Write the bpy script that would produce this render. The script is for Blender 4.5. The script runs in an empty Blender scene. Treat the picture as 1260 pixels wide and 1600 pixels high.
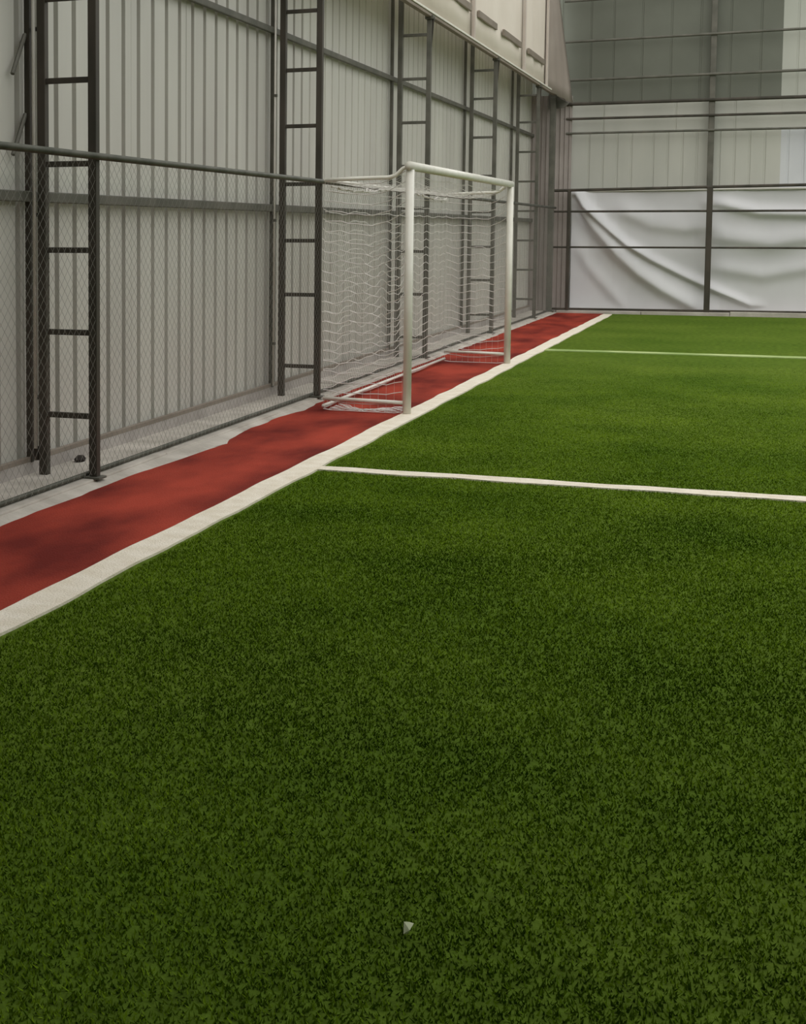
import bpy, math, random
import numpy as np
from mathutils import Vector, Matrix
random.seed(7); rng = np.random.default_rng(7)
SC = bpy.context.scene; COL = SC.collection

# ---------------- camera, sky, exposure ----------------
cd = bpy.data.cameras.new('camera'); cam = bpy.data.objects.new('camera', cd); COL.objects.link(cam)
F_PX, CX, CY, YAW, PITCH = 2296.46, 226.79, 545.6, 0.4013, -0.0798
fw = Vector((-math.sin(YAW)*math.cos(PITCH), math.cos(YAW)*math.cos(PITCH), math.sin(PITCH)))
rt = Vector((math.cos(YAW), math.sin(YAW), 0)); up = rt.cross(fw)
M = Matrix((rt, up, -fw)).transposed().to_4x4(); M.translation = (0, 0, 1.5)
cam.matrix_world = M
cd.sensor_fit = 'AUTO'; cd.sensor_width = 36; cd.lens = F_PX/1600*36
cd.shift_x = (630-CX)/1600; cd.shift_y = -(800-CY)/1600
cd.clip_start = 0.05; cd.clip_end = 200
SC.camera = cam

w = bpy.data.worlds.new('sky'); SC.world = w; w.use_nodes = True
bgn = w.node_tree.nodes['Background']; bgn.inputs[0].default_value = (0.985, 0.98, 0.965, 1); bgn.inputs[1].default_value = 1.15
sl = bpy.data.lights.new('sun', 'SUN'); sl.energy = 0.55; sl.angle = math.radians(60); sl.color = (1, .97, .92)
so = bpy.data.objects.new('sun', sl); COL.objects.link(so); so.rotation_euler = (math.radians(38), math.radians(22), 0)
vs = SC.view_settings
vs.view_transform = 'Standard'; vs.look = 'None'; vs.gamma = 1; vs.use_curve_mapping = False; vs.exposure = 0.3

# ---------------- helpers ----------------
def lin(c):
    return tuple((v/255/12.92 if v/255 <= .04045 else ((v/255+.055)/1.055)**2.4) for v in c) + (1,)
def mat(name, c1, c2=None, scale=4, rough=.7, bump=0, bscale=60, stretch=(1,1,1), metal=0, sheen=0, spec=.3, detail=4, lo=.35, hi=.65, trans=0, k=1.0):
    m = bpy.data.materials.new(name); m.use_nodes = True; nt = m.node_tree; N = nt.nodes; Lk = nt.links
    b = N['Principled BSDF']; b.inputs['Roughness'].default_value = rough; b.inputs['Metallic'].default_value = metal
    b.inputs['Specular IOR Level'].default_value = spec
    if sheen: b.inputs['Sheen Weight'].default_value = sheen; b.inputs['Sheen Roughness'].default_value = .5
    tc = N.new('ShaderNodeTexCoord'); mp = N.new('ShaderNodeMapping'); mp.inputs['Scale'].default_value = stretch
    Lk.new(tc.outputs['Object'], mp.inputs[0])
    n = N.new('ShaderNodeTexNoise'); n.inputs['Scale'].default_value = scale; n.inputs['Detail'].default_value = detail
    Lk.new(mp.outputs[0], n.inputs['Vector'])
    r = N.new('ShaderNodeValToRGB'); r.color_ramp.elements[0].position = lo; r.color_ramp.elements[1].position = hi
    f = lambda c: tuple(v*k for v in lin(c)[:3])+(1,)
    r.color_ramp.elements[0].color = f(c1); r.color_ramp.elements[1].color = f(c2 or c1)
    Lk.new(n.outputs[0], r.inputs[0]); Lk.new(r.outputs[0], b.inputs['Base Color'])
    if bump:
        n2 = N.new('ShaderNodeTexNoise'); n2.inputs['Scale'].default_value = bscale; n2.inputs['Detail'].default_value = 3
        bp = N.new('ShaderNodeBump'); bp.inputs['Strength'].default_value = bump; bp.inputs['Distance'].default_value = .01
        Lk.new(mp.outputs[0], n2.inputs['Vector']); Lk.new(n2.outputs[0], bp.inputs['Height']); Lk.new(bp.outputs[0], b.inputs['Normal'])
    return m

M_ = {}
def setup_materials():
    M_['sheet'] = mat('painted_sheet', (186,184,176), (200,199,190), 1.3, .45, stretch=(1,1,.25), spec=.4)
    M_['sheet_far'] = mat('far_sheet', (176,177,168), (190,190,181), 1.1, .5, stretch=(1,1,.3))
    M_['sheet_blue'] = mat('bluish_sheet', (196,198,202), (206,208,210), 1.1, .5)
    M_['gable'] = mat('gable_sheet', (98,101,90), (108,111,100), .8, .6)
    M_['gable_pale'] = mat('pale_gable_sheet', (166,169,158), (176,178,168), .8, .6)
    M_['corner'] = mat('shaded_corner_sheet', (140,132,126), (154,146,140), 1.5, .6)  # darker than the cladding: shade of the far corner painted in
    M_['steel'] = mat('dark_steel', (62,60,52), (82,76,68), 5, .55, metal=.2, stretch=(1,1,.3))
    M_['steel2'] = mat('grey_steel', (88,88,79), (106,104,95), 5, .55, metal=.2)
    M_['rail'] = mat('galvanised_rail', (76,78,68), (98,98,88), 6, .5, metal=.3)
    M_['wire'] = mat('fence_wire', (130,130,122), (146,146,138), 6, .5, metal=.3)
    M_['white'] = mat('white_paint', (228,226,214), (238,236,226), 6, .35, spec=.5)
    M_['net'] = mat('net_cord', (205,200,196), (225,222,216), 3, .8)
    M_['pvc'] = mat('pale_pipe', (205,202,192), (215,212,204), 4, .4)
    M_['conc'] = mat('concrete', (166,160,150), (196,190,180), 3, .9, bump=.5, bscale=30, detail=8)
    M_['footing'] = mat('footing_concrete', (160,154,148), (182,176,170), 3, .9, bump=.4, bscale=25, detail=8)
    M_['rubber'] = mat('red_rubber', (106,30,21), (168,64,46), 1.3, .85, bump=.5, bscale=90, stretch=(1.6,.7,1), detail=6, spec=.15)
    M_['line_worn'] = mat('worn_white_turf', (128,156,84), (186,200,140), 1.5, .9, spec=.1)
    M_['line'] = mat('white_turf', (234,224,204), (246,238,222), 9, .9, bump=.6, bscale=120, spec=.1)
    M_['tarp'] = mat('beige_tarp', (214,204,190), (226,217,204), .7, .7, bump=.15, bscale=3)
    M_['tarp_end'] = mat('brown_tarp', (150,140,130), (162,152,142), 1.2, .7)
    M_['tarp_post'] = mat('pale_post', (186,174,164), (196,186,176), 2, .6)
    M_['girtpale'] = mat('faded_girt', (128,118,106), (140,130,118), 2, .6)
    M_['banner'] = mat('white_banner', (206,206,208), (216,216,218), .8, .6)
    M_['hole'] = mat('dark_stone', (40,36,32), (56,50,46), 30, .9)
    M_['scrap'] = mat('white_scrap', (190,200,160), (210,215,185), 30, .8)
    M_['blade'] = mat('grass_fibre', (68,96,10), (116,144,32), 1.1, .9, spec=.02, detail=8, lo=.3, hi=.7)
    # turf with two scales of mottling
    m = mat('turf', (74,98,28), (94,114,40), .55, .95, bump=.35, bscale=70, spec=.03, detail=7, lo=.3, hi=.7)
    nt = m.node_tree; N = nt.nodes; b = N['Principled BSDF']; ramp = [n for n in N if n.type == 'VALTORGB'][0]
    tc = [n for n in N if n.type == 'TEX_COORD'][0]
    n3 = N.new('ShaderNodeTexNoise'); n3.inputs['Scale'].default_value = 16; n3.inputs['Detail'].default_value = 8
    nt.links.new(tc.outputs['Object'], n3.inputs['Vector'])
    mr = N.new('ShaderNodeMapRange'); mr.inputs['From Min'].default_value = .3; mr.inputs['From Max'].default_value = .7
    mr.inputs['To Min'].default_value = .72; mr.inputs['To Max'].default_value = 1.25
    nt.links.new(n3.outputs[0], mr.inputs[0])
    mx = N.new('ShaderNodeVectorMath'); mx.operation = 'SCALE'
    nt.links.new(ramp.outputs[0], mx.inputs[0]); nt.links.new(mr.outputs[0], mx.inputs['Scale']); nt.links.new(mx.outputs[0], b.inputs['Base Color'])
    M_['turf'] = m
setup_materials()

class MB:
    def __init__(s): s.v = []; s.f = []
    def box(s, x0, x1, y0, y1, z0, z1):
        i = len(s.v); s.v += [(x, y, z) for z in (z0, z1) for y in (y0, y1) for x in (x0, x1)]
        s.f += [tuple(i+k for k in q) for q in ((0,2,3,1),(4,5,7,6),(0,1,5,4),(1,3,7,5),(3,2,6,7),(2,0,4,6))]; return s
    def tube(s, pts, r, n=10):
        pts = [Vector(p) for p in pts]; i0 = len(s.v); prev = None
        for k, p in enumerate(pts):
            d = (pts[min(k+1, len(pts)-1)] - pts[max(k-1, 0)]).normalized()
            if prev is None:
                a = d.cross(Vector((0,0,1)));  a = a if a.length > .1 else d.cross(Vector((0,1,0)))
            else: a = prev - d*prev.dot(d)
            a.normalize(); prev = a; b = d.cross(a)
            for j in range(n):
                t = 2*math.pi*(j+.5)/n; s.v.append(tuple(p + (a*math.cos(t)+b*math.sin(t))*r))
        for k in range(len(pts)-1):
            for j in range(n):
                a0 = i0+k*n+j; a1 = i0+k*n+(j+1) % n; s.f.append((a0, a1, a1+n, a0+n))
        s.f.append(tuple(range(i0+n-1, i0-1, -1))); e = i0+(len(pts)-1)*n; s.f.append(tuple(range(e, e+n))); return s
    def prism(s, poly, y0, y1):     # poly in x,z
        i = len(s.v); n = len(poly); s.v += [(x, y0, z) for x, z in poly] + [(x, y1, z) for x, z in poly]
        s.f.append(tuple(range(i, i+n))); s.f.append(tuple(range(i+2*n-1, i+n-1, -1)))
        for k in range(n): s.f.append((i+(k+1) % n, i+k, i+n+k, i+n+(k+1) % n))
        return s
    def build(s, name, m, parent=None, bevel=0, smooth=False, solid=0, kind=None):
        me = bpy.data.meshes.new(name); me.from_pydata(s.v, [], s.f); me.update(); me.materials.append(m)
        if smooth: me.shade_smooth()
        o = bpy.data.objects.new(name, me); COL.objects.link(o)
        if parent:
            o.parent = parent; o.matrix_parent_inverse = Matrix.Translation(parent.location).inverted()
        if solid: md = o.modifiers.new('solid', 'SOLIDIFY'); md.thickness = solid; md.offset = 0
        if bevel: md = o.modifiers.new('bevel', 'BEVEL'); md.width = bevel; md.segments = 2; md.limit_method = 'ANGLE'
        if kind: o['kind'] = kind
        return o
def tag(o, label, cat, group=None, kind=None):
    o['label'] = label; o['category'] = cat
    if group: o['group'] = group
    if kind: o['kind'] = kind
    return o
def thing(name, loc, label, cat, group=None):
    o = bpy.data.objects.new(name, None); COL.objects.link(o); o.location = loc; o.empty_display_size = .2
    return tag(o, label, cat, group)
def root(name, loc, kind='structure'):
    o = bpy.data.objects.new(name, None); COL.objects.link(o); o.location = loc; o['kind'] = kind; return o

XI, XO, XS = -3.68, -4.014, -4.15          # inner legs, outer legs, cladding plane
YF = 28.35                                # far wall plane
COLS = [7.9, 12.6, 17.05, 21.5, 25.7]

# ---------------- ground ----------------
def wobble_strip(xl, xr, y0, y1, n, z0, z1, amp, left=None):
    b = MB(); ys = np.linspace(y0, y1, n)
    wl = np.cumsum(rng.normal(0, 1, n)); wr = np.cumsum(rng.normal(0, 1, n))
    def sm(a):
        k = np.ones(5)/5; a = a - np.convolve(np.pad(a, 12, mode='edge'), np.ones(25)/25, 'valid'); return np.convolve(np.pad(a, 2, mode='edge'), k, 'valid')
    wl, wr = sm(wl), sm(wr); wl = wl/np.abs(wl).max()*amp; wr = wr/np.abs(wr).max()*amp
    for i, y in enumerate(ys):
        a = (left(y) if left else xl)+wl[i]; c = xr+wr[i]
        b.v += [(a, y, z0), (a, y, z1), (c, y, z1), (c, y, z0)]
        if i:
            o = 4*(i-1); b.f += [(o, o+4, o+5, o+1), (o+1, o+5, o+6, o+2), (o+2, o+6, o+7, o+3)]
    b.f += [(0, 1, 2, 3), (4*n-1, 4*n-2, 4*n-3, 4*n-4)]
    return b
b = MB(); b.box(-2.75, 9.6, -6.2, 28.02, -.12, 0)
floor = b.build('floor', M_['turf'], kind='structure')
b = MB(); b.box(-4.6, -2.74, -6.2, YF+.3, -.16, -.02)
b.build('floor', M_['footing'], kind='structure')
ep = [(-3, -3.57), (6.5, -3.575), (8.2, -3.585), (9.1, -3.535), (9.75, -3.51), (10.1, -3.59), (10.5, -3.617), (11.4, -3.633), (11.9, -3.57), (12.5, -3.63), (14, -3.62), (28.2, -3.60)]
edge = lambda y: float(np.interp(y, [p[0] for p in ep], [p[1] for p in ep]))
tr = wobble_strip(0, -2.762, -3, 28.2, 400, -.018, .002, .012, left=edge).build('red_walkway', M_['rubber'])
tag(tr, 'brick red rubber walkway strip between concrete kerb and white goal line', 'walkway')
gl = wobble_strip(-2.748, -2.585, -3, 27.75, 500, -.03, .012, .012).build('goal_line', M_['line'])
tag(gl, 'broad white goal line running from foreground to far wall beside red strip', 'pitch line')
def xline(y, label, wd, lm='line'):
    b = wobble_strip(0, 0, 0, 0, 2, 0, 0, 0) if False else MB(); n = 160; xs = np.linspace(-2.6, 9, n)
    a = np.interp(xs, xs[::4], rng.normal(0, .012, len(xs[::4]))); c = np.interp(xs, xs[::3], rng.normal(0, .012, len(xs[::3])))
    for i, x in enumerate(xs):
        b.v += [(x, y-wd/2+a[i], -.005), (x, y-wd/2+a[i], .010), (x, y+wd/2+c[i], .010), (x, y+wd/2+c[i], -.005)]
        if i: o = 4*(i-1); b.f += [(o, o+1, o+5, o+4), (o+1, o+2, o+6, o+5), (o+2, o+3, o+7, o+6)]
    b.f += [(0, 3, 2, 1), (4*n-4, 4*n-3, 4*n-2, 4*n-1)]
    return tag(b.build('penalty_area_line', M_[lm]), label, 'pitch line')
xline(8.93, 'thin white line crossing the turf nearer the camera, before the goal', .15)
xline(19.1, 'faint white line crossing the turf beyond the far goal post', .24, 'line_worn')
# concrete kerb the fence stands on, in cast lengths
kb = root('trim_1', (-3.8, 6, 0))
ys = list(np.arange(-3, 28.3, 2.4))+[28.3]
for a, c in zip(ys[:-1], ys[1:]):
    MB().box(-4.3, -3.66, a+.004, c-.004, -.03, .03+rng.uniform(-.003, .003)).build('kerb_slab', M_['conc'], kb, bevel=.008)
bb = MB(); n = 180                            # ragged mortar apron between kerb and rubber
for i, y in enumerate(np.linspace(-3, 28.2, n)):
    e = -3.52 if y < 28 else -3.5
    bb.v += [(-3.67, y, -.02), (-3.67, y, .02), (edge(y)-.005+rng.normal(0, .008), y, .005), (-3.5, y, -.019)]
    if i: o = 4*(i-1); bb.f += [(o, o+4, o+5, o+1), (o+1, o+5, o+6, o+2), (o+2, o+6, o+7, o+3)]
bb.build('mortar_edge', M_['conc'], kb)
# far kerb
fk = root('trim_2', (0, 28.1, 0))
xs = list(np.arange(-3.62, 9, 1.5))+[9]
for a, c in zip(xs[:-1], xs[1:]):
    MB().box(a+.004, c-.004, 28.03, YF+.05, -.05, .045+max(0, min(.045, (a+3.6)*.012))).build('kerb_slab', M_['conc'], fk, bevel=.01)
# turf fibres in the foreground
def fibres(name, n, ymin, ymax, h, wd, seed):
    r = np.random.default_rng(seed)
    y = ymin+(ymax-ymin)*r.beta(1.15, 1.7, n); x0 = np.maximum(-2.56, -.62*y-.15); x1 = .12*y+2.6
    x = x0+(x1-x0)*r.random(n); t = r.random(n)*2*np.pi; ln = r.normal(0, .5, (n, 2))*h; hh = h*r.uniform(.5, 1.1, n)*np.clip(1.35-y/ymax, .25, 1); sc = wd*(.7+.6*r.random(n))
    V = np.zeros((n, 3, 3)); dx = np.cos(t)*sc/2; dy = np.sin(t)*sc/2
    V[:, 0] = np.stack([x-dx, y-dy, np.full(n, -.002)], 1); V[:, 1] = np.stack([x+dx, y+dy, np.full(n, -.002)], 1)
    V[:, 2] = np.stack([x+ln[:, 0], y+ln[:, 1], hh], 1)
    me = bpy.data.meshes.new(name); me.vertices.add(3*n); me.vertices.foreach_set('co', V.ravel())
    me.loops.add(3*n); me.loops.foreach_set('vertex_index', np.arange(3*n, dtype=np.int32))
    me.polygons.add(n); me.polygons.foreach_set('loop_start', np.arange(0, 3*n, 3, dtype=np.int32)); me.update(); me.validate()
    me.materials.append(M_['blade']); o = bpy.data.objects.new(name, me); COL.objects.link(o)
    return o
g = fibres('turf_pile', 950000, 2.0, 18, .0125, .0068, 3)
tag(g, 'short green artificial grass pile across the foreground', 'grass', kind='stuff')
s = MB(); s.v = [(0,0,.012),(.012,.004,.02),(.016,.02,.026),(.004,.03,.02),(-.004,.014,.03),(.006,.012,.006)]; s.f = [(0,1,4),(1,2,4),(2,3,4),(3,0,4),(1,0,5),(2,1,5),(3,2,5),(0,3,5)]
s.v = [(x-.672, y*1.4+2.99, z) for x, y, z in s.v]
tag(s.build('litter_scrap', M_['scrap']), 'tiny white scrap lying on the foreground turf', 'litter')

SHADE_CEIL_Y = 3.4  # reach of the added roof, set to darken the near turf
# ---------------- left wall cladding ----------------
def rib_sheet(u0, u1, z0, z1, pitch, depth, gw):
    """profile along u with narrow recessed grooves; returns list of (u, d)"""
    pr = []; u = u0+pitch/2; pr.append((u0, 0))
    while u+gw < u1-.01:
        if u-gw > u0+.005: pr += [(u-gw, 0), (u-gw*.75, -depth), (u+gw*.75, -depth), (u+gw, 0)]
        u += pitch
    pr.append((u1, 0)); return pr
wl = root('wall_left', (XS, 12, 0)); nsh = 1.048; y = 1.149
while y < 28.1:
    y1 = min(y+nsh, 28.2); b = MB(); p = rib_sheet(y-.002, y1+.002, 0, 0, .262, 0.075 if y < 13 else .02, .033 if y < 13 else .025)
    off = rng.uniform(-.003, .003)
    for u, d in p: b.v += [(XS+d+off, u, .10), (XS+d+off, u, 4.75)]
    for k in range(len(p)-1): b.f.append((2*k, 2*k+2, 2*k+3, 2*k+1))
    b.build('cladding_sheet', M_['sheet'], wl, solid=.003); y += nsh
MB().box(XS-.06, XS+.05, 1.1, 28.1, -.05, .115).build('footing', M_['footing'], wl, bevel=.01)
# angled corner sheets, the corner's shade put into their darker colour
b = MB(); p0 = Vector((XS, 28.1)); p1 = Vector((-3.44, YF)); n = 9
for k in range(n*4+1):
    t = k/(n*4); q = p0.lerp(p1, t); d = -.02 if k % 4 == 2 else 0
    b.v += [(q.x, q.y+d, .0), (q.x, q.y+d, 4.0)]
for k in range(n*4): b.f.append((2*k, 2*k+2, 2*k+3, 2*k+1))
b.build('shaded_corner_sheet', M_['corner'], wl, solid=.003)
# wall girts
for z, x, r in ((1.71, XS+.05, .033), (3.27, XS+.05, .028), (4.45, XS+.05, .03)):
    MB().box(x-r*.6, x+r*.6, 1.1, 28.1, z-r, z+r).build('girt', M_['steel2'], wl, bevel=.006)
MB().box(XS+.02, XS+.05, 1.1, 28.1, .10, .135).build('base_flashing', M_['girtpale'], wl, bevel=.004)
# upper tarpaulin
tp = thing('tarpaulin', (XI, 16, 4), 'pale beige tarpaulin sheeting above the sloping eave beam on left wall', 'tarpaulin')
posts = [2.0, 6.4, 10.9, 15.3, 19.7, 24.0, 26.55]
for a, c in zip(posts[:-1], posts[1:]):
    b = MB(); nu, nv = 14, 10
    for i in range(nu+1):
        for j in range(nv+1):
            yy = a+(c-a)*i/nu; zz = 4.03+3.0*j/nv
            b.v.append((XI-.03+.02*math.sin(i*1.3+j*.7)*math.sin(math.pi*i/nu), yy, zz))
    for i in range(nu):
        for j in range(nv): o = i*(nv+1)+j; b.f.append((o, o+nv+1, o+nv+2, o+1))
    b.build('tarp_panel', M_['tarp'], tp, smooth=True, solid=.004)
b = MB(); nu, nv = 10, 12
for i in range(nu+1):
    for j in range(nv+1):
        t = i/nu; s_ = j/nv; xx = (XI-.03)*(1-t)+(-3.44-.27*s_*1.6)*t; yy = 26.55+(YF-.12-26.55)*t
        b.v.append((xx+.02*math.sin(i*2.1), yy, 3.98-.12*t+3.0*s_))
for i in range(nu):
    for j in range(nv): o = i*(nv+1)+j; b.f.append((o, o+nv+1, o+nv+2, o+1))
b.build('end_tarp_panel', M_['tarp_end'], tp, smooth=True, solid=.004)['label'] = 'brownish end panel leaning into the corner'
for yy in posts[3:]: MB().box(XI-.01, XI+.03, yy-.03, yy+.03, 4.02, 7.0).build('batten', M_['tarp_post'], tp, bevel=.005)
for a, c in ((15.5, 19.55), (20.1, 21.5), (22.1, 23.7), (24.5, 26.3)):
    MB().box(XI-.02, XI+.012, a, c, 4.36, 4.45).build('girt', M_['girtpale'], tp, bevel=.004)
eb = thing('eave_beam', (XI, 16, 3.98), 'thin dark eave beam sloping along the inner column tops on left', 'beam')
MB().box(XI-.03, XI+.03, 1.1, 27.6, 3.955, 3.99).build('beam_bar', M_['girtpale'], eb, bevel=.004)
MB().box(XI-.035, XI+.04, 1.1, 27.6, 3.995, 4.02).build('white_trim', M_['white'], eb, bevel=.004)

# ---------------- unseen roof, back and right walls added to shade near turf; left wall rest ----------------
rf = root('shade_ceiling', (2, 0, 7.6))
x = -4.8
while x < 9.6:
    b = MB(); p = rib_sheet(x, x+1.2, 0, 0, .3, .04, .03)
    for u, d in p: b.v += [(u, -6.2, 7.6-d), (u, SHADE_CEIL_Y, 7.6-d)]
    for k in range(len(p)-1): b.f.append((2*k, 2*k+1, 2*k+3, 2*k+2))
    b.build('shade_roof_sheet', M_['gable'], rf, solid=.003); x += 1.2
b = MB(); b.box(-4.8, 9.7, -6.3, -6.2, -.1, 7.6); b.build('shade_wall_back', M_['gable'], kind='structure')  # unseen, added to cut light on the near turf
b = MB(); b.box(9.6, 9.7, -6.2, 28.6, -.1, 5.0); b.build('shade_wall_right', M_['sheet_far'], kind='structure')  # unseen, added to close off sky light from the open side
b = MB(); b.box(-4.6, -4.5, -6.2, 1.1, -.1, 7.6); b.build('wall_left', M_['sheet'], kind='structure')
# ---------------- truss columns ----------------
RUNGS = [[.40,.90,1.39,1.90,2.39,2.87,3.36,3.85],
         [.30,.94,1.42,1.92,2.43,2.92,3.43,3.92],
         [.27,.77,1.27,1.77,2.26,2.76,3.26,3.76],
         [.30,.80,1.28,1.78,2.3,2.85,3.4,3.80],
         [.35,.85,1.35,1.85,2.35,2.85,3.35,3.80]]
PHR = ['nearest ladder-like steel column on the left, standing right of the pale pipe',
       'second ladder-like steel column, just left of the goal net',
       'third ladder-like steel column, rising behind the near goal post',
       'fourth ladder-like steel column, seen through the goal mouth',
       'fifth and farthest ladder-like steel column, right of the far goal post']
def column(y, rz, label, k):
    t = thing('truss_column', (XI, y, 0.03), label, 'column', 'ladder-like steel columns along the left wall')
    lw = .027; ms, mg = ('steel', 'steel') if k < 2 else ('steel2', 'steel')  # distant columns get lighter steel: haze put into their colour
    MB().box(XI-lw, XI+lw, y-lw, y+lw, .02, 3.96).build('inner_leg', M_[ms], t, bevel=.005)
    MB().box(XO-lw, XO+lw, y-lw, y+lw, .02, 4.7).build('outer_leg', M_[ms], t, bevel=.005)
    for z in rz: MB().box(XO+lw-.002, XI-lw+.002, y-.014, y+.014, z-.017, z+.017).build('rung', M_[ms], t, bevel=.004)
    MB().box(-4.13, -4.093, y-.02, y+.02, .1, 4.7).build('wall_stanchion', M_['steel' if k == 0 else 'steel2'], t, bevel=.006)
    MB().box(XI-.055, XI+.055, y-.055, y+.055, .028, .042).build('base_plate', M_['steel2'], t, bevel=.003)
    MB().box(XI-.045, XI+.05, y-.05, y+.06, 3.93, 3.975).build('cap_plate', M_['steel2'], t, bevel=.004)
    b = MB(); b.v = [(XI-.027, y-.01, 3.66), (XI-.027, y+.01, 3.66), (XI+.027, y-.01, 3.62), (XI+.027, y+.01, 3.62), (XI+.055, y-.01, 3.95), (XI+.055, y+.01, 3.95), (XI-.027, y-.01, 3.95), (XI-.027, y+.01, 3.95)]
    b.f = [(0,2,4,6),(1,7,5,3),(0,1,3,2),(2,3,5,4),(4,5,7,6),(6,7,1,0)]; b.build('knee_plate', M_['steel'], t)
    if k < 2:
        # lacing pieces between the stanchion and the leg
        for z in ((2.15, 2.62, 3.1) if k == 0 else ()):
            MB().tube([(XS+.04, y-.2, z-.2), (-4.12, y-.02, z+.05)], .013, 6).build('brace', M_['steel2'], t)
    return t
for k, y in enumerate(COLS): column(y, RUNGS[k], PHR[k], k)
pp = thing('wall_pipe', (XO-.06, 7.9, .15), 'thin pale vertical pipe just left of the nearest ladder-like column', 'pipe')
MB().tube([(-4.064, 7.88, .19), (-4.064, 7.88, 4.7)], .012, 12).build('pipe_run', M_['pvc'], pp, smooth=True)
for z in (.5, 1.6, 2.7, 3.8): MB().box(-4.084, -4.05, 7.897, 7.915, z-.012, z+.012).build('clip', M_['steel2'], pp)
MB().tube([(-4.068, 7.9, .115), (-4.068, 7.9, .20)], .016, 12).build('pipe_foot', M_['steel'], pp)
pp = thing('wall_pipe', (-4.07, 12.6, .15), 'thin pale vertical pipe beside the second ladder-like column, left of the goal', 'pipe')
MB().tube([(-4.075, 12.55, .12), (-4.075, 12.55, 4.7)], .009, 10).build('pipe_run', M_['pvc'], pp, smooth=True)
for z in (.5, 1.6, 2.7, 3.8): MB().box(-4.085, -4.055, 12.54, 12.56, z-.012, z+.012).build('clip', M_['steel2'], pp)
s = MB(); a = 8; ring = [(math.cos(t*math.tau/a), math.sin(t*math.tau/a)) for t in range(a)]
for z, r in ((0, .03), (.02, .036), (.04, .02)):
    s.v += [(-4.03+r*c*.9, 8.43+r*q*1.6, .028+z+.004*random.random()) for c, q in ring]
for l in range(2):
    for t in range(a): s.f.append((l*a+t, l*a+(t+1) % a, (l+1)*a+(t+1) % a, (l+1)*a+t))
s.f += [tuple(range(a-1, -1, -1)), tuple(range(2*a, 3*a))]
tag(s.build('dark_stone', M_['hole']), 'small dark stone on concrete at the foot of the nearest column', 'stone')

# ---------------- chain-link fence along the inner legs ----------------
fx = XI-.0
fe = thing('chain_link_fence', (fx, 14, .03), 'chain-link fence with grey top and bottom rails along the left wall', 'fence')
MB().tube([(fx+.045, 1.1, 1.94), (fx+.045, 27.8, 1.935)], .021, 12).build('top_rail', M_['rail'], fe, smooth=True)
MB().tube([(fx+.0-.06, 1.1, .048), (fx-.06, 27.8, .048)], .015, 12).build('bottom_rail', M_['rail'], fe, smooth=True)
xx = fx+.02
bays = [1.1]+COLS+[27.8]
for a, c in zip(bays[:-1], bays[1:]):
    b = MB(); z0, z1 = .06, 1.93; H = z1-z0; p = .075; r = .0008
    for sgn in (1, -1):
        u = a-H
        while u < c:
            ya, za, yb, zb = u, z0, u+H, z1
            if ya < a: za += a-ya; ya = a
            if yb > c: zb -= yb-c; yb = c
            if zb > za+.01:
                if sgn < 0: ya, yb = a+c-ya, a+c-yb
                b.tube([(xx+.001*sgn, ya, za), (xx+.001*sgn, yb, zb)], r, 4)
            u += p
    b.build('mesh_panel', M_['wire'], fe, kind='stuff')

# ---------------- far wall ----------------
wf = root('wall_far', (0, YF, 0))
def far_sheet(x0, x1, z0, z1, m, y, pitch=.25, dep=.012, nm='cladding_sheet'):
    b = MB(); p = rib_sheet(x0-.002, x1+.002, 0, 0, pitch, dep, .02)
    for u, d in p: b.v += [(u, y-d, z0), (u, y-d, z1)]
    for k in range(len(p)-1): b.f.append((2*k, 2*k+2, 2*k+3, 2*k+1))
    return b.build(nm, m, wf, solid=.003)
x = -4.4
while x < 9:
    far_sheet(x, x+1.13, .0, 3.34, M_['sheet_blue'] if x > 0 else M_['sheet_far'], YF+.16); x += 1.13
x = -4.4
while x < 9:
    far_sheet(x, x+2.26, 3.34, 3.85, M_['sheet_far'], YF+.15, 1.0); x += 2.26
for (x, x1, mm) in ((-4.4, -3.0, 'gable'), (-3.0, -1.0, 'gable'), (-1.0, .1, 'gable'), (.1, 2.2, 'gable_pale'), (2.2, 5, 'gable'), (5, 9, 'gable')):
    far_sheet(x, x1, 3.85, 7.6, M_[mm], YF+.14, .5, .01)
def hrail(z, r, z2=None, x0=-3.62, y=YF-.03, m='steel', zr=None):
    MB().tube([(x0, y, z), (9, y, z2 if z2 else z)], r, 8).build('rail', M_[m], wf)
hrail(3.845, .032); hrail(3.575, .024, 3.56); hrail(3.31, .022, 3.30, m='steel2')
hrail(4.28, .026, 4.36, m='steel2'); hrail(4.98, .024, 5.1, m='steel2'); hrail(5.72, .024, 5.9, m='steel2')
for x in (-1.03, 3.6, 8.2):
    MB().box(x-.05, x+.05, YF-.02, YF+.06, 2.3, 7.6).build('upright', M_['steel2'] if x > -2 else M_['steel'], wf, bevel=.01)
MB().prism([(-3.83, 4.14), (-3.83, 3.74), (-3.56, 3.76), (-3.46, 3.84), (-3.62, 3.93)], YF-.33, YF-.29).build('eave_gusset', M_['steel2'], wf)

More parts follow.
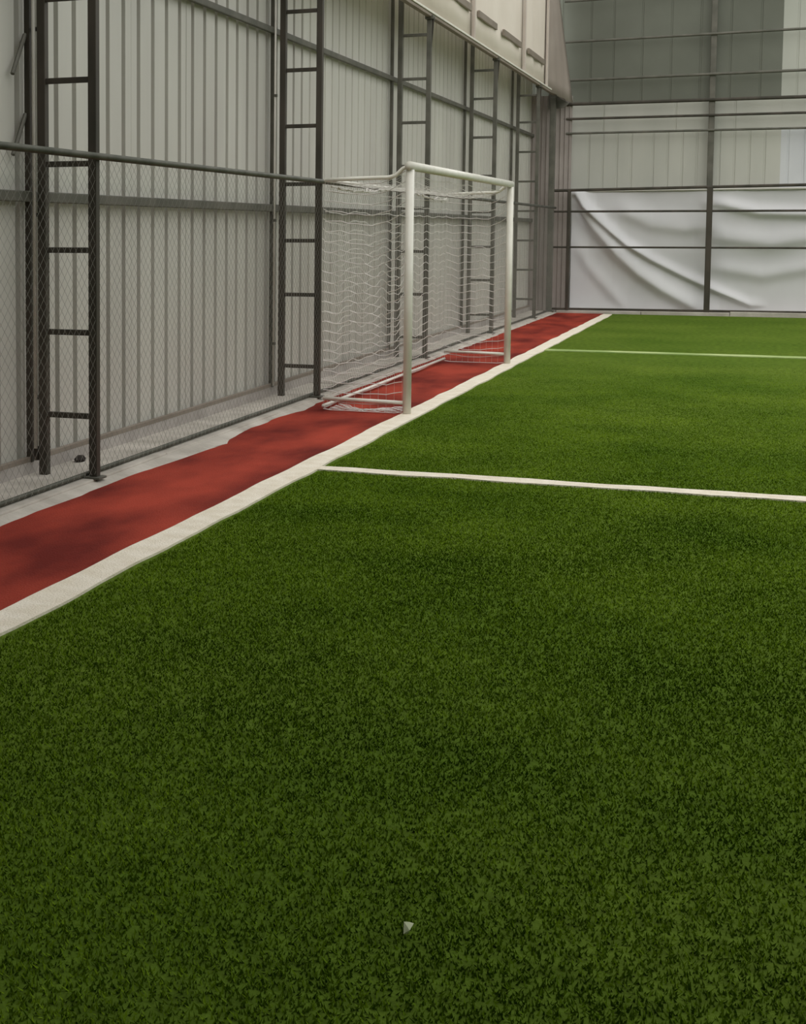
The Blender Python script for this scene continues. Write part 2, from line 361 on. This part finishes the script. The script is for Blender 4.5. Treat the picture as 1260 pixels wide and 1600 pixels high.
# white banner on the far fence
PL = {  # fold ridges as world polylines (x, z), amplitude, half widths above / below
 'a': ([(-3.36,2.2),(-3.2,1.95),(-2.85,1.62),(-2.45,1.26),(-2.0,.98),(-1.5,.72),(-1.0,.48),(-.3,.18)], .055, .10, .025),
 'b': ([(-3.34,2.05),(-3.0,1.55),(-2.6,1.08),(-2.2,.72),(-1.8,.44),(-1.4,.22),(-1.1,.08)], .075, .20, .09),
 'c': ([(-3.38,1.3),(-3.1,.85),(-2.7,.4),(-2.4,.1)], .025, .15, .1),
 'd': ([(-.9,2.0),(-.2,1.83),(.6,1.80),(2,1.9)], .045, .12, .08),
 'e': ([(-.95,1.42),(0,1.3),(.8,1.42),(2,1.4)], .045, .22, .14),
 'f': ([(-.9,.85),(-.1,.72),(.8,.9),(2,.9)], .03, .16, .12),
 'g': ([(-2.6,1.9),(-2.0,1.62),(-1.4,1.55),(-1.05,1.6)], .03, .2, .12)}
def fold(x, z):
    d = 0
    for pts, A, wa, wb in PL.values():
        if x < pts[0][0]-.3 or x > pts[-1][0]+.3: continue
        px = [p[0] for p in pts]; zl = np.interp(x, px, [p[1] for p in pts])
        i = min(max(np.searchsorted(px, x)-1, 0), len(pts)-2); sl_ = (pts[i+1][1]-pts[i][1])/(pts[i+1][0]-pts[i][0])
        q = (z-zl)/math.hypot(1, sl_); en = min(1, max(0, (x-pts[0][0]+.3)/.5), max(0, (pts[-1][0]+.3-x)/.5))
        d += A*en*math.exp(-(q/(wa if q > 0 else wb))**2)
    return d
bn = thing('banner', (-1, YF-.05, 0), 'large creased white fabric banner hung across the lower far wall', 'banner')
b = MB(); NX, NZ = 260, 90; X0, X1, Z0, Z1 = -3.42, 4.2, .05, 2.25
for i in range(NX+1):
    for j in range(NZ+1):
        u = X0+(X1-X0)*i/NX; z = Z0+(Z1-Z0)*j/NZ
        b.v.append((u, YF+.06-1.9*fold(u, z)-.008*math.sin(u*3+z*2)-.004*math.sin(u*11-z*5), z))
for i in range(NX):
    for j in range(NZ): o = i*(NZ+1)+j; b.f.append((o, o+NZ+1, o+NZ+2, o+1))
b.build('fabric', M_['banner'], bn, smooth=True)
MB().tube([(X0, YF+.04, Z1), (X1, YF+.04, Z1+.02)], .02, 8).build('hem', M_['sheet'], bn)
# far fence in front of the banner
ff = thing('rail_fence', (-1, YF-.12, .05), 'dark steel post and rail fence in front of the white banner', 'fence')
YR = YF-.26
for z, z2, r in ((2.255, 2.36, .028), (1.87, 1.86, .021), (1.215, 1.215, .019), (.075, .11, .022)):
    MB().tube([(-3.70, YR, z), (4.2, YR, z2)], r, 8).build('rail', M_['steel'], ff)
for x, r, zt, m in ((-3.43, .028, 2.25, 'steel'), (-1.01, .05, 2.30, 'steel'), (1.45, .05, 2.3, 'steel'), (3.9, .05, 2.3, 'steel')):
    MB().box(x-r, x+r, YR-.03, YR+.03, .05, zt).build('post', M_[m], ff, bevel=.008)
cp = thing('corner_post', (-3.72, 27.9, .03), 'thick dark corner post where the left wall meets the far wall', 'post')
MB().box(-3.78, -3.68, 27.86, 27.96, .02, 3.95).build('shaft', M_['steel2'], cp, bevel=.01)
MB().box(-3.82, -3.64, 27.82, 28.0, .028, .045).build('base_plate', M_['steel2'], cp, bevel=.004)

# ---------------- goal ----------------
GX, GB, GN, GF, GH = -2.70, -3.41, 11.86, 16.86, 2.03
gt = thing('football_goal', (GX, (GN+GF)/2, 0), 'white football goal with hanging net on the red strip at the goal line', 'goal')
def tubep(name, pts, r, parent=gt, n=14, m='white'): return MB().tube(pts, r, n).build(name, M_[m], parent, smooth=True)
tubep('post', [(GX, GN, .013), (GX, GN, GH-.03)], .034)
tubep('post', [(GX, GF, .013), (GX, GF, GH-.03)], .036)
tubep('crossbar', [(GX, GN-.045, GH), (GX, GF+.045, GH)], .037)
for y, zb in ((GN, .10), (GF, .12)):
    tubep('top_arm', [(GX-.02, y, GH-.005), (GX-.06, y, GH-.02), (GX-.12, y, GH-.075), (GX-.18, y, GH-.09), (GX-.45, y, GH-.095), (GB, y, GH-.105)], .016)
    tubep('ground_bar', [(GX-.03, y, zb), (GB, y, zb+.01)], .016)
tubep('back_top_rail', [(GB, GN, GH-.105), (GB, GF, GH-.115)], .014)
tubep('back_ground_bar', [(GB, GN, .045), (GB, GF, .045)], .014)
# net: cords as thin prisms on sagging grids
def net(name, P, nu, nv, r=.0038, rv=.0009):
    b = MB(); G = [[P(i/nu, j/nv) for j in range(nv+1)] for i in range(nu+1)]
    for i in range(nu+1): b.tube(G[i], rv, 3)
    for j in range(nv+1): b.tube([G[i][j] for i in range(nu+1)], r, 3)
    return b.build(name, M_['net'], gt, kind='stuff')
zt = GH-.11
def wv(u, v, s): return .02*math.sin(9*u+s+4*v)+.015*math.sin(23*u+7*v+s)
def side(y, s):
    def P(u, v):
        x = GX-.04+(GB-GX+.04)*u; top = (GH-.04)+(zt-GH+.04)*min(1, u*4)
        z = .02+(top-.02)*(1-v)+wv(u, v, s)*.9*math.sin(math.pi*v)-.03*math.sin(math.pi*u)
        return (x, y+.05*math.sin(math.pi*v)*math.sin(math.pi*u)+.01*math.sin(13*v+s), max(z, .012))
    return P
net('side_net', side(GN, 0), 10, 23); net('side_net', side(GF, 2), 10, 23)
def back(u, v):
    y = GN+(GF-GN)*u; z = .03+(zt-.03)*(1-v)+wv(u*3, v, 1)*math.sin(math.pi*v)-.04*abs(math.sin(u*math.pi*5))*math.sin(math.pi*v)
    return (GB-.015*math.sin(math.pi*v)-.01*math.sin(17*u+5*v), y, max(z, .012))
net('back_net', back, 50, 23)
net('top_net', lambda u, v: (GX-.03+(GB-GX+.03)*v, GN+(GF-GN)*u, GH-.03-.085*min(1, v*4)-.05*math.sin(math.pi*v)*abs(math.sin(math.pi*5*u))), 60, 10)
# net bunched along the back top rail and spilling on the ground
def bunch(name, pts, r):
    b = MB(); v = [Vector(p) for p in pts]
    for q in range(5):
        b.tube([tuple(p+Vector((rng.normal(0, r), rng.normal(0, r), abs(rng.normal(0, r))))) for p in v], .006, 4)
    return b.build(name, M_['net'], gt, kind='stuff')
bunch('gathered_net', [(GB+.02, GN+(GF-GN)*t, zt-.045-.03*math.sin(t*9)) for t in np.linspace(0.02, .98, 40)], .012)
net('ground_net', lambda u, v: (GX-.06+(GB-GX+.10)*u, GN+.02+.35*v*(.6+.4*math.sin(7*u+1)), .012+.012*abs(math.sin(19*u+11*v))), 16, 6)
